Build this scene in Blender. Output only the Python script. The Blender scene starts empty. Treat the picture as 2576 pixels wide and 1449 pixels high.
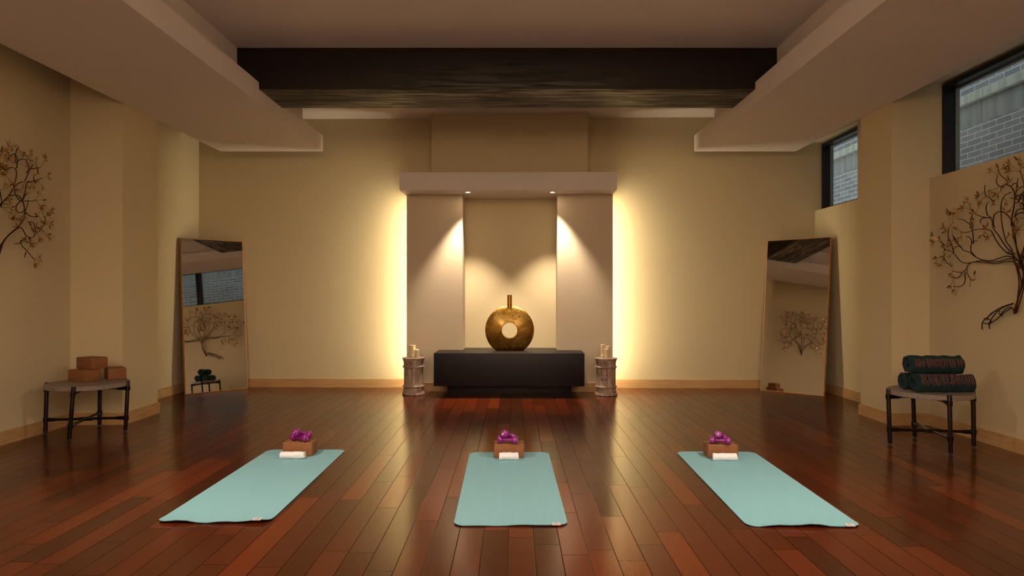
import bpy, bmesh, math, random
from mathutils import Vector, Matrix, Quaternion, noise
random.seed(7)
PI = math.pi
C = bpy.context.scene.collection
TREE_R=[[(5218,1065),(5198,1125),(5158,1203),(5118,1310),(5118,1387),(5145,1446),(5184,1487),(5225,1519),(5266,1541)],[(5209,1063),(5171,1174),(5131,1271),(5145,1359),(5171,1418),(5198,1468),(5225,1558),(5280,1622),(5308,1704),(5325,1786),(5326,1847)],[(5198,1068),(5145,1223),(5108,1358),(5112,1416),(5145,1495),(5184,1575),(5214,1656),(5225,1716),(5225,1756),(5252,1798),(5308,1845),(5365,1864),(5423,1848),(5437,1819)],[(5205,1070),(5178,1193),(5158,1301),(5171,1399),(5191,1458),(5209,1518)],[(5191,1071),(5131,1223),(5112,1319),(5131,1417),(5178,1516),(5198,1616),(5218,1735),(5205,1813),(5184,1850),(5131,1855),(5092,1829),(5086,1780),(5092,1742)],[(5218,1735),(5211,1794),(5184,1889),(5178,1966),(5191,2007),(5225,2042),(5266,2057),(5308,2050),(5315,2016)],[(5205,1513),(5266,1531),(5336,1586),(5393,1651),(5437,1716),(5512,1736),(5604,1745),(5684,1734),(5749,1732),(5807,1745)],[(5211,1518),(5280,1562),(5322,1605),(5379,1681),(5430,1736),(5440,1789),(5452,1821),(5482,1845)],[(5198,1488),(5280,1507),(5365,1495),(5452,1481),(5542,1491),(5628,1522),(5684,1557),(5716,1570),(5765,1584),(5799,1613),(5849,1620),(5901,1598)],[(5191,1468),(5266,1487),(5365,1472),(5482,1472),(5573,1487),(5668,1481),(5732,1475),(5799,1482),(5849,1512),(5884,1547),(5927,1577),(5971,1597),(6025,1600),(6043,1579)],[(5184,1443),(5239,1465),(5322,1464),(5423,1456),(5542,1470),(5668,1481),(5732,1471),(5765,1442),(5765,1398),(5732,1349),(5700,1332),(5668,1336)],[(5765,1420),(5790,1401),(5849,1403),(5910,1414)],[(5765,1398),(5749,1333),(5765,1290),(5816,1277),(5867,1280)],[(5628,1522),(5681,1573),(5672,1631),(5636,1650),(5597,1649)],[(5672,1631),(5681,1664),(5716,1694),(5757,1697)],[(5676,1631),(5676,1717),(5692,1783),(5732,1820),(5782,1847),(5816,1851)],[(5692,1783),(5692,1826),(5668,1888),(5692,1923)],[(5437,1819),(5430,1767),(5408,1739)],[(5452,1821),(5512,1833),(5573,1855),(5604,1880)],[(5482,1845),(5485,1907),(5452,1944),(5423,1940)],[(5512,1833),(5573,1824),(5581,1793)],[(5326,1847),(5315,1906),(5266,1969),(5178,1986)],[(5423,1940),(5452,1975),(5512,2015),(5527,2069),(5524,2095)],[(5308,2045),(5365,2064),(5393,2099),(5379,2148)],[(5266,2057),(5259,2087),(5294,2123),(5315,2157),(5329,2230)],[(5225,2042),(5184,2055),(5158,2041),(5145,2015)],[(5171,1907),(5145,1942),(5105,1975),(5067,1983)],[(5184,1967),(5118,1967),(5112,2034),(5125,2094),(5134,2129)],[(5178,1961),(5158,1953),(5118,1938)],[(5799,1613),(5841,1644),(5875,1680),(5901,1732)],[(5927,1577),(5954,1630),(5989,1689),(6016,1708)],[(5945,1359),(5901,1353),(5858,1368),(5832,1403)],[(6043,1579),(6047,1533),(6007,1486),(5936,1449)],[(6025,1600),(6061,1660),(6117,1699)],[(5971,1687),(5975,1744),(5954,1798)]]
ROOT_R=[[(5198,1066),(5239,1114),(5308,1088),(5379,1030),(5452,997),(5512,969)],[(5225,1139),(5308,1113),(5393,1070),(5482,985),(5494,933)],[(5225,1144),(5365,1102),(5497,1026),(5565,982),(5581,923)],[(5365,1081),(5423,1075),(5482,1037),(5512,1005)],[(5379,1066),(5336,1042),(5322,1062),(5239,1109)],[(5550,1014),(5497,1016),(5452,997),(5512,974),(5581,981)]]
SPRAY_R=[(5437,2199),(5365,2196),(5273,2194),(5205,2196),(5198,2067),(5225,2151),(5379,2036),(5336,1999),(5573,2024),(5716,1991),(5668,1957),(5558,1922),(5512,1968),(5459,1987),(5379,1935),(5273,1880),(5266,1934),(5954,1894),(5918,1918),(5832,1907),(5901,1838),(5749,1941),(5612,1876),(5692,1810),(5636,1820),(5628,1755),(6025,1805),(5971,1766),(5892,1775),(5816,1763),(6136,1735),(6071,1695),(6164,1685),(5782,1710),(5816,1664),(5910,1671),(5954,1630),(6007,1622),(5971,1552),(5918,1554),(6080,1535),(6061,1488),(6007,1480),(5910,1448),(5918,1398),(5849,1335),(5936,1292),(5884,1252),(5684,1407),(5620,1362),(5644,1320),(5497,1743),(5504,1697),(5445,1676),(5092,1896),(5118,1774),(5125,1716),(5079,1693),(5086,2202),(5086,2164)]
TREE_L=[[(5391,1438),(5414,1495),(5461,1612),(5521,1687),(5619,1759),(5682,1820),(5715,1888),(5702,1960),(5682,1998),(5644,2025),(5594,2026),(5533,2004),(5473,1956),(5437,1907),(5402,1825),(5379,1787)],[(5379,1429),(5437,1575),(5496,1667),(5582,1737),(5632,1765)],[(5377,1424),(5408,1582),(5414,1730),(5420,1844),(5437,1925),(5502,1982),(5557,2048),(5594,2125),(5613,2200),(5594,2242),(5533,2238),(5484,2195),(5473,2167)],[(5402,1581),(5461,1656),(5533,1715),(5619,1763),(5663,1727),(5682,1701),(5734,1687),(5774,1709),(5784,1756),(5760,1810),(5721,1820),(5682,1811)],[(5594,2242),(5604,2298),(5597,2342),(5569,2356)],[(5599,2288),(5600,2351),(5619,2405),(5644,2433)],[(5607,2289),(5638,2327),(5676,2332)],[(5689,2159),(5721,2229),(5715,2264),(5689,2278),(5651,2273)],[(5721,2229),(5760,2273),(5780,2314)],[(5760,2268),(5834,2298)],[(5582,2096),(5632,2136),(5721,2153),(5814,2166)],[(5588,2106),(5600,2036),(5651,1985),(5695,1991),(5774,2001),(5814,2013)],[(5644,1984),(5594,1954),(5569,1915),(5582,1885),(5619,1887),(5663,1913),(5682,1966),(5682,1998)],[(5682,1998),(5695,2069),(5695,2123),(5708,2162)],[(5670,1919),(5708,1878),(5760,1865),(5814,1876)],[(5760,1819),(5800,1749),(5868,1755),(5923,1827),(5937,1857),(5909,1887)],[(5774,1700),(5780,1612)],[(5760,1694),(5814,1647),(5881,1652)],[(5721,1686),(5682,1665),(5632,1633),(5569,1626)],[(5657,1663),(5657,1617),(5695,1583),(5715,1557),(5767,1505)],[(5715,1566),(5702,1520)],[(5391,2066),(5425,2037),(5443,1952),(5437,1907)],[(5682,1998),(5702,2042),(5721,2061)],[(5461,1937),(5545,1943),(5588,1954)],[(5834,2298),(5834,2235)],[(5814,2166),(5816,2218)],[(5814,2166),(5895,2217)],[(5695,2325),(5708,2272)],[(5545,2349),(5508,2377)],[(5569,2356),(5533,2342),(5490,2298)],[(5484,2231),(5425,2255),(5385,2247)],[(5473,2167),(5425,2194),(5379,2194)]]
SPRAY_L=[(5478,2406),(5502,2384),(5414,2339),(5449,2329),(5461,2305),(5502,2296),(5437,2283),(5402,2233),(5420,2210),(5461,2191),(5414,2165),(5437,2108),(5502,2119),(5473,2079),(5721,2385),(5689,2333),(5657,2390),(5820,2349),(5875,2374),(5827,2304),(5827,2234),(5923,2236),(5868,2151),(5760,2134),(5715,2159),(5682,2131),(5638,2114),(5582,2078),(5814,2058),(5847,2021),(5840,1973),(5496,1968),(5496,1937),(5473,1899),(5473,1868),(5539,1885),(5632,1869),(5569,1835),(5551,1815),(5594,1801),(5588,1769),(5868,1944),(5972,1937),(5820,1877),(5923,1893),(5827,1845),(5965,1836),(5909,1816),(5827,1761),(5787,1775),(5923,1736),(5930,1713),(5840,1701),(5682,1683),(5663,1654),(5741,1623),(5715,1612),(5793,1525),(5800,1497),(5780,1477)]


# ------------------------------------------------------------------ materials
def srgb(r, g, b):
    f = lambda c: (c/255/12.92) if c/255 <= .04045 else ((c/255+.055)/1.055)**2.4
    return (f(r), f(g), f(b), 1)

class NT:
    def __init__(s, name):
        s.m = bpy.data.materials.new(name); s.m.use_nodes = True
        s.t = s.m.node_tree; s.t.nodes.clear()
        s.out = s.n('ShaderNodeOutputMaterial')
    def n(s, typ, ins=None, **kw):
        nd = s.t.nodes.new(typ)
        for k, v in kw.items(): setattr(nd, k, v)
        if ins:
            for k, v in ins.items():
                if isinstance(v, bpy.types.NodeSocket): s.t.links.new(v, nd.inputs[k])
                else: nd.inputs[k].default_value = v
        return nd
    def math(s, op, a, b=0.0, c=None):
        nd = s.n('ShaderNodeMath', operation=op)
        for i, v in enumerate((a, b, c)):
            if v is None: continue
            if isinstance(v, bpy.types.NodeSocket): s.t.links.new(v, nd.inputs[i])
            else: nd.inputs[i].default_value = v
        return nd.outputs[0]
    def mix(s, fac, a, b, blend='MIX'):
        nd = s.n('ShaderNodeMix', data_type='RGBA', blend_type=blend)
        for i, v in ((0, fac), (6, a), (7, b)):
            if isinstance(v, bpy.types.NodeSocket): s.t.links.new(v, nd.inputs[i])
            else: nd.inputs[i].default_value = v
        return nd.outputs[2]
    def ramp(s, fac, stops):
        nd = s.n('ShaderNodeValToRGB', {0: fac})
        cr = nd.color_ramp
        while len(cr.elements) < len(stops): cr.elements.new(.5)
        for e, (p, c) in zip(cr.elements, stops): e.position = p; e.color = c
        return nd.outputs[0]
    def coords(s, scale=(1, 1, 1), loc=(0, 0, 0), rot=(0, 0, 0)):
        tc = s.n('ShaderNodeTexCoord')
        return s.n('ShaderNodeMapping', {0: tc.outputs['Object'], 'Scale': scale, 'Location': loc, 'Rotation': rot}).outputs[0]
    def noise(s, vec, scale, detail=3, rough=.5, dist=0):
        return s.n('ShaderNodeTexNoise', {'Vector': vec, 'Scale': scale, 'Detail': detail, 'Roughness': rough, 'Distortion': dist}).outputs[0]
    def bump(s, h, strength=.2, dist=.01):
        return s.n('ShaderNodeBump', {'Height': h, 'Strength': strength, 'Distance': dist}).outputs[0]
    def principled(s, **kw):
        p = s.n('ShaderNodeBsdfPrincipled')
        for k, v in kw.items():
            k = k.replace('_', ' ')
            if isinstance(v, bpy.types.NodeSocket): s.t.links.new(v, p.inputs[k])
            else: p.inputs[k].default_value = v
        s.t.links.new(p.outputs[0], s.out.inputs[0])
        return p

def paint(name, col, bump=.08, rough=.75):
    t = NT(name); v = t.coords()
    n1 = t.noise(v, 220, 2); n2 = t.noise(v, 1.3, 3)
    c = t.mix(t.math('MULTIPLY', n2, .14), col, (col[0]*.8, col[1]*.78, col[2]*.74, 1))
    t.principled(Base_Color=c, Roughness=rough, Normal=t.bump(n1, bump, .002)); return t.m

def grain(name, dark, light, axis='X', rough=.5, bump=.1, scale=6, stretch=14, spec=.5, lo=.35, hi=.7):
    t = NT(name)
    sc = {'X': (1, stretch, stretch), 'Y': (stretch, 1, stretch), 'Z': (stretch, stretch, 1)}[axis]
    v = t.coords(sc)
    n = t.noise(v, scale, 6, .62, .6)
    n2 = t.noise(t.coords(), 3, 2)
    f = t.math('ADD', t.math('MULTIPLY', n, .8), t.math('MULTIPLY', n2, .2))
    c = t.ramp(f, [(lo, dark), (hi, light)])
    t.principled(Base_Color=c, Roughness=rough, Normal=t.bump(n, bump, .004), Specular_IOR_Level=spec); return t.m

def simple(name, col, rough=.5, metal=0., var=.15, nscale=30, bump=0., bscale=200, **kw):
    t = NT(name); v = t.coords()
    n = t.noise(v, nscale, 4)
    c = t.mix(t.math('MULTIPLY', n, var*2), col, (col[0]*.6, col[1]*.6, col[2]*.6, 1))
    a = dict(Base_Color=c, Roughness=rough, Metallic=metal)
    if bump: a['Normal'] = t.bump(t.noise(v, bscale, 3), bump, .003)
    a.update(kw)
    t.principled(**a); return t.m

def emit(name, col, strength):
    t = NT(name)
    e = t.n('ShaderNodeEmission', {'Color': col, 'Strength': strength})
    t.t.links.new(e.outputs[0], t.out.inputs[0]); return t.m

M = {}
M['wall'] = paint('cream_wall_paint', (.62, .52, .33, 1))
M['alcove'] = paint('beige_alcove_paint', (.62, .51, .37, 1), .22)
M['ceil'] = paint('soft_white_ceiling_paint', (.74, .665, .64, 1), .05)

def floor_mat():
    t = NT('jatoba_plank_floor')
    tc = t.n('ShaderNodeTexCoord')
    sx = t.n('ShaderNodeSeparateXYZ', {0: tc.outputs['Object']})
    W = .125
    u = t.math('DIVIDE', t.math('ADD', sx.outputs[0], 10.0220), W)
    row = t.math('FLOOR', u); fx = t.math('FRACT', u)
    h1 = t.n('ShaderNodeTexWhiteNoise', {'W': row}, noise_dimensions='1D')
    h2 = t.n('ShaderNodeTexWhiteNoise', {'W': t.math('ADD', row, 57.3)}, noise_dimensions='1D')
    L = t.math('ADD', t.math('MULTIPLY', h2.outputs[0], .75), .55)
    vv = t.math('ADD', t.math('DIVIDE', t.math('ADD', sx.outputs[1], 20), L), t.math('MULTIPLY', h1.outputs[0], 17.7))
    col = t.math('FLOOR', vv); fy = t.math('FRACT', vv)
    hid = t.n('ShaderNodeTexWhiteNoise', {0: t.n('ShaderNodeCombineXYZ', {0: row, 1: col}).outputs[0]}, noise_dimensions='2D')
    hr = t.n('ShaderNodeSeparateColor', {0: hid.outputs[1]})
    # grooves
    ex = t.math('MULTIPLY', t.math('MINIMUM', fx, t.math('SUBTRACT', 1.0, fx)), W)
    ey = t.math('MULTIPLY', t.math('MINIMUM', fy, t.math('SUBTRACT', 1.0, fy)), L)
    g = t.math('MINIMUM', ex, ey)
    groove = t.n('ShaderNodeMapRange', {0: g, 1: .0006, 2: .0026, 3: 1., 4: 0.}).outputs[0]
    # grain
    off = t.math('MULTIPLY', hid.outputs[0], 40)
    gv = t.n('ShaderNodeCombineXYZ', {0: t.math('MULTIPLY', sx.outputs[0], 26), 1: t.math('MULTIPLY', sx.outputs[1], 1.6), 2: off}).outputs[0]
    n1 = t.noise(gv, 2.2, 6, .6, .8)
    gv2 = t.n('ShaderNodeCombineXYZ', {0: t.math('MULTIPLY', sx.outputs[0], 120), 1: t.math('MULTIPLY', sx.outputs[1], 5), 2: off}).outputs[0]
    n2 = t.noise(gv2, 1.5, 3, .6)
    tone = t.ramp(hr.outputs[0], [(0, (.021, .0047, .0015, 1)), (.3, (.056, .0088, .0021, 1)), (.65, (.108, .0155, .0029, 1)), (1, (.185, .0290, .0046, 1))])
    c = t.mix(t.math('MULTIPLY', n1, .75), tone, (.030, .006, .002, 1))
    c = t.mix(t.math('MULTIPLY', n2, .35), c, (.135, .030, .0065, 1))
    c = t.mix(groove, c, (.004, .0015, .0008, 1))
    hgt = t.math('ADD', t.math('MULTIPLY', groove, -1.), t.math('MULTIPLY', n2, .05))
    tilt = t.noise(t.coords((1, .25, 1)), 9, 2)
    hgt2 = t.math('ADD', hgt, t.math('MULTIPLY', tilt, .03))
    r = t.math('ADD', t.math('MULTIPLY', n1, .08), t.math('ADD', t.math('MULTIPLY', hr.outputs[1], .05), .13))
    tl = t.n('ShaderNodeVectorMath', {0: t.n('ShaderNodeVectorMath', {0: hid.outputs[1], 1: (.5, .5, .5)}, operation='SUBTRACT').outputs[0], 1: (.016, .010, 0)}, operation='MULTIPLY')
    nv = t.n('ShaderNodeVectorMath', {0: t.bump(hgt2, .20, .0014), 1: tl.outputs[0]}, operation='ADD')     # every board lies at its own very slight tilt
    nv = t.n('ShaderNodeVectorMath', {0: nv.outputs[0]}, operation='NORMALIZE').outputs[0]
    sp = t.math('MULTIPLY', t.math('SUBTRACT', 1.0, groove), .37)
    t.principled(Base_Color=c, Roughness=r, Specular_IOR_Level=sp, Normal=nv); return t.m
M['floor'] = floor_mat()
M['maple'] = grain('maple_baseboard', (.42, .24, .10, 1), (.60, .37, .17, 1), 'Y', .45, .05, 3, 12)
M['maple_x'] = grain('maple_baseboard_back', (.42, .24, .10, 1), (.60, .37, .17, 1), 'X', .45, .05, 3, 12)
M['maple_frame'] = grain('mirror_frame_wood', (.42, .17, .045, 1), (.60, .28, .08, 1), 'Z', .4, .05, 3, 12)

def beam_mat():
    t = NT('dark_stained_beam')
    v = t.coords((.75, 14, 14)); n = t.noise(v, 2.4, 7, .65, 1.0)
    v2 = t.coords((2.2, 60, 60)); n2 = t.noise(v2, 2.0, 4, .6, .3)
    c = t.ramp(n, [(.38, (.0035, .0020, .0016, 1)), (.66, (.0090, .0045, .0034, 1))])
    h = t.math('ADD', n, t.math('MULTIPLY', n2, .5))
    r = t.ramp(n, [(.38, (.70, .70, .70, 1)), (.60, (.42, .42, .42, 1))])
    # one butt joint where two lengths of cladding meet
    sx = t.n('ShaderNodeSeparateXYZ', {0: t.n('ShaderNodeTexCoord').outputs['Object']})
    d = t.math('ABSOLUTE', t.math('ADD', sx.outputs[0], 1.365))
    j = t.n('ShaderNodeMapRange', {0: d, 1: .001, 2: .004, 3: 1., 4: 0.}).outputs[0]
    c = t.mix(j, c, (.001, .001, .001, 1))
    t.principled(Base_Color=c, Roughness=r, Normal=t.bump(h, .25, .003), Specular_IOR_Level=.35); return t.m
M['beam'] = beam_mat()
def under_mat():
    t = NT('rough_sawn_underside_sheen')
    n = t.noise(t.coords((.55, 9, 9)), 2.4, 8, .62, 1.1); n2 = t.noise(t.coords((1.6, 48, 48)), 2.2, 4, .6, .4); n3 = t.noise(t.coords((.9, 2, 2)), 1.4, 2)
    f = t.math('ADD', t.math('MULTIPLY', n, .62), t.math('ADD', t.math('MULTIPLY', n2, .28), t.math('MULTIPLY', n3, .10)))
    c = t.ramp(f, [(.43, (.0018, .0012, .0010, 1)), (.50, (.028, .019, .014, 1)), (.58, (.22, .17, .13, 1))])  # pale stop paints glancing sheen into the colour, over rough-sawn grain
    r = t.ramp(f, [(.42, (.75, .75, .75, 1)), (.6, (.30, .30, .30, 1))])
    sx = t.n('ShaderNodeSeparateXYZ', {0: t.n('ShaderNodeTexCoord').outputs['Object']})
    d = t.math('ABSOLUTE', t.math('ADD', t.math('ADD', sx.outputs[0], 1.365), t.math('MULTIPLY', t.math('SUBTRACT', sx.outputs[1], 6.345), .0)))
    j = t.n('ShaderNodeMapRange', {0: d, 1: .001, 2: .004, 3: 1., 4: 0.}).outputs[0]
    c = t.mix(j, c, (.001, .001, .001, 1))
    t.principled(Base_Color=c, Roughness=r, Normal=t.bump(f, .7, .010)); return t.m
M['beam_under'] = under_mat()
M['espresso'] = grain('espresso_wood', (.0028, .0020, .0026, 1), (.0115, .0078, .0095, 1), 'X', .45, .10, 4, 12, .28)
def gold_mat():
    t = NT('gold_leaf'); v = t.coords()
    n = t.noise(v, 5.5, 5, .62, .8); f = t.noise(v, 45, 5, .7)
    m = t.math('ADD', t.math('MULTIPLY', n, .65), t.math('MULTIPLY', f, .35))
    c = t.ramp(m, [(.34, (.34, .150, .020, 1)), (.5, (.60, .32, .060, 1)), (.66, (.88, .60, .18, 1))])
    r = t.ramp(f, [(.3, (.25, .25, .25, 1)), (.7, (.38, .38, .38, 1))])
    t.principled(Base_Color=c, Metallic=1., Roughness=r, Normal=t.bump(f, .10, .003)); return t.m
M['gold'] = gold_mat()
M['gold_plain'] = simple('brushed_gold', (.55, .27, .06, 1), .3, 1., .1)
def washed_mat():
    t = NT('whitewashed_turned_wood')
    n = t.noise(t.coords((16, 16, 1.6)), 3, 6, .65, .5); w = t.noise(t.coords((1.5, 1.5, 60)), 2.2, 4, .6)
    f = t.math('ADD', t.math('MULTIPLY', n, .85), t.math('MULTIPLY', w, .15))
    c = t.ramp(f, [(.33, (.15, .075, .05, 1)), (.5, (.31, .205, .15, 1)), (.64, (.47, .36, .28, 1))])
    t.principled(Base_Color=c, Roughness=.7, Normal=t.bump(f, .35, .004)); return t.m
M['washed'] = washed_mat()
M['ink'] = simple('black_stamp_ink', (.02, .015, .02, 1), .7, var=.1)
M['wax'] = simple('ivory_wax', (.70, .57, .36, 1), .45, var=.05, Subsurface_Weight=.35, Subsurface_Radius=(.02, .012, .006), Subsurface_Scale=.6)
M['wick'] = simple('charred_wick', (.02, .015, .012, 1), .8)
M['glow'] = emit('candle_flame_glow', (1, .45, .12, 1), 9)
M['mirror'] = simple('silvered_mirror', (.80, .80, .79, 1), .012, 1., 0.)
M['gunmetal'] = simple('black_bronze_metal', (.022, .016, .013, 1), .33, .85, .1, 40)
M['rubber'] = simple('black_rubber', (.012, .012, .012, 1), .6)
M['steel'] = simple('bright_steel', (.6, .6, .58, 1), .25, 1., .05)
M['greywood'] = grain('grey_oak_laminate', (.160, .125, .103, 1), (.30, .245, .205, 1), 'X', .5, .12, 4, 14)
def cork_mat():
    t = NT('pressed_cork'); v = t.coords()
    a = t.noise(v, 260, 3, .7); b = t.noise(v, 70, 3)
    f = t.math('ADD', t.math('MULTIPLY', a, .7), t.math('MULTIPLY', b, .3))
    c = t.ramp(f, [(.30, (.12, .042, .013, 1)), (.5, (.235, .088, .028, 1)), (.70, (.33, .135, .05, 1))])
    t.principled(Base_Color=c, Roughness=.8, Normal=t.bump(a, .25, .002)); return t.m
M['cork'] = cork_mat()
def mat_mat():
    t = NT('aqua_ribbed_foam'); tc = t.n('ShaderNodeTexCoord')
    sx = t.n('ShaderNodeSeparateXYZ', {0: tc.outputs['Object']})
    w = t.math('SINE', t.math('MULTIPLY', sx.outputs[0], 2*PI/.0125))
    w2 = t.math('SINE', t.math('MULTIPLY', sx.outputs[1], 2*PI/.006))
    n = t.noise(t.coords(), 3.0, 3)
    c = t.mix(t.math('MULTIPLY', n, .4), (.215, .455, .505, 1), (.19, .405, .455, 1))
    h = t.math('ADD', w, t.math('MULTIPLY', w2, .35))
    t.principled(Base_Color=c, Roughness=.62, Normal=t.bump(h, .30, .0014)); return t.m
M['yogamat'] = mat_mat()
M['matunder'] = simple('dark_mat_underside', (.012, .014, .014, 1), .7)
M['tag'] = simple('white_woven_tag', (.62, .56, .55, 1), .8, var=.04)
M['terry'] = simple('white_terry_cloth', (.80, .79, .82, 1), .9, var=.05, bump=.8, bscale=260)
M['purple'] = simple('plum_vinyl', (.225, .008, .175, 1), .28, 0., .06, 12, Coat_Weight=.25, Coat_Roughness=.2)
M['white_mark'] = simple('white_print', (.80, .78, .80, 1), .6, var=.02)
M['wool'] = simple('dark_teal_wool', (.0040, .033, .036, 1), .9, var=.5, nscale=14, bump=.9, bscale=320)
def fringe_mat():
    t = NT('heather_fringe_yarn'); n = t.noise(t.coords(), 90, 2)
    c = t.ramp(n, [(.32, (.035, .020, .022, 1)), (.5, (.105, .060, .062, 1)), (.64, (.16, .055, .048, 1)), (.72, (.22, .18, .16, 1))])
    t.principled(Base_Color=c, Roughness=.85); return t.m
M['fringe'] = fringe_mat()
M['copper'] = simple('antique_copper_wire', (.085, .030, .018, 1), .38, .8, .35, 20)
M['twig'] = simple('dark_bronze_wire', (.020, .012, .008, 1), .4, .8, .2)
M['leaf'] = simple('bronze_leaf_metal', (.42, .25, .07, 1), .25, .8, .45, 18)
M['wframe'] = simple('black_bronze_window_frame', (.010, .010, .013, 1), .35, .3, .1)
M['gasket'] = simple('grey_glazing_bead', (.16, .18, .17, 1), .5)
def glass_mat():
    t = NT('window_glass')
    fr = t.n('ShaderNodeFresnel', {0: 1.45}); geo = t.n('ShaderNodeNewGeometry'); ff = t.math('MULTIPLY', fr.outputs[0], t.math('SUBTRACT', 1.0, geo.outputs['Backfacing']))
    a = t.n('ShaderNodeBsdfTransparent', {0: (.93, .96, .95, 1)}); b = t.n('ShaderNodeBsdfGlossy', {'Roughness': .01})
    mx = t.n('ShaderNodeMixShader', {0: ff, 1: a.outputs[0], 2: b.outputs[0]})
    t.t.links.new(mx.outputs[0], t.out.inputs[0]); return t.m
M['glass'] = glass_mat()
def brick_mat():
    t = NT('grey_brickwork'); tc = t.n('ShaderNodeTexCoord')
    sx = t.n('ShaderNodeSeparateXYZ', {0: tc.outputs['Object']})
    v = t.n('ShaderNodeCombineXYZ', {0: sx.outputs[1], 1: sx.outputs[2]}).outputs[0]
    b = t.n('ShaderNodeTexBrick', {'Vector': v, 'Color1': (.15, .155, .152, 1), 'Color2': (.235, .225, .21, 1), 'Mortar': (.47, .46, .41, 1),
            'Scale': 1., 'Mortar Size': .0055, 'Mortar Smooth': .2, 'Brick Width': .235, 'Row Height': .0677})
    n = t.noise(t.coords(), 90, 4)
    c = t.mix(t.ramp(n, [(.55, (0, 0, 0, 1)), (.7, (1, 1, 1, 1))]), b.outputs[0], (.09, .09, .088, 1))
    h = t.math('ADD', b.outputs[1], t.math('MULTIPLY', n, -.3))
    t.principled(Base_Color=c, Roughness=.85, Normal=t.bump(h, -.5, .01)); return t.m
M['brick'] = brick_mat()
def stone_mat(name, ca, cb, joint):
    t = NT(name); tc = t.n('ShaderNodeTexCoord')
    sx = t.n('ShaderNodeSeparateXYZ', {0: tc.outputs['Object']})
    n = t.noise(t.coords((1, 5, .6)), 2.2, 4)
    c = t.ramp(n, [(.35, ca), (.65, cb)])
    f = t.math('FRACT', t.math('DIVIDE', t.math('ADD', sx.outputs[1], 20.3), joint))
    j = t.n('ShaderNodeMapRange', {0: f, 1: .004, 2: .010, 3: 1., 4: 0.}).outputs[0]
    c = t.mix(j, c, (.05, .05, .045, 1))
    t.principled(Base_Color=c, Roughness=.8); return t.m
M['stone'] = stone_mat('limestone_band', (.17, .165, .14, 1), (.255, .25, .215, 1), 1.22)
M['sillstone'] = stone_mat('pale_stone_sill', (.26, .27, .20, 1), (.38, .38, .30, 1), .95)
def led_mat():
    t = NT('warm_led_diffuser')
    geo = t.n('ShaderNodeNewGeometry')
    e = t.n('ShaderNodeEmission', {'Color': (1, .86, .57, 1), 'Strength': t.math('MULTIPLY', t.math('SUBTRACT', 1.0, geo.outputs['Backfacing']), 76.)})
    t.t.links.new(e.outputs[0], t.out.inputs[0]); return t.m
M['led_face'] = led_mat()
M['bulb'] = emit('downlight_lens', (1, .80, .52, 1), 60)
M['trimring'] = simple('white_trim_ring', (.55, .47, .40, 1), .4)

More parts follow.
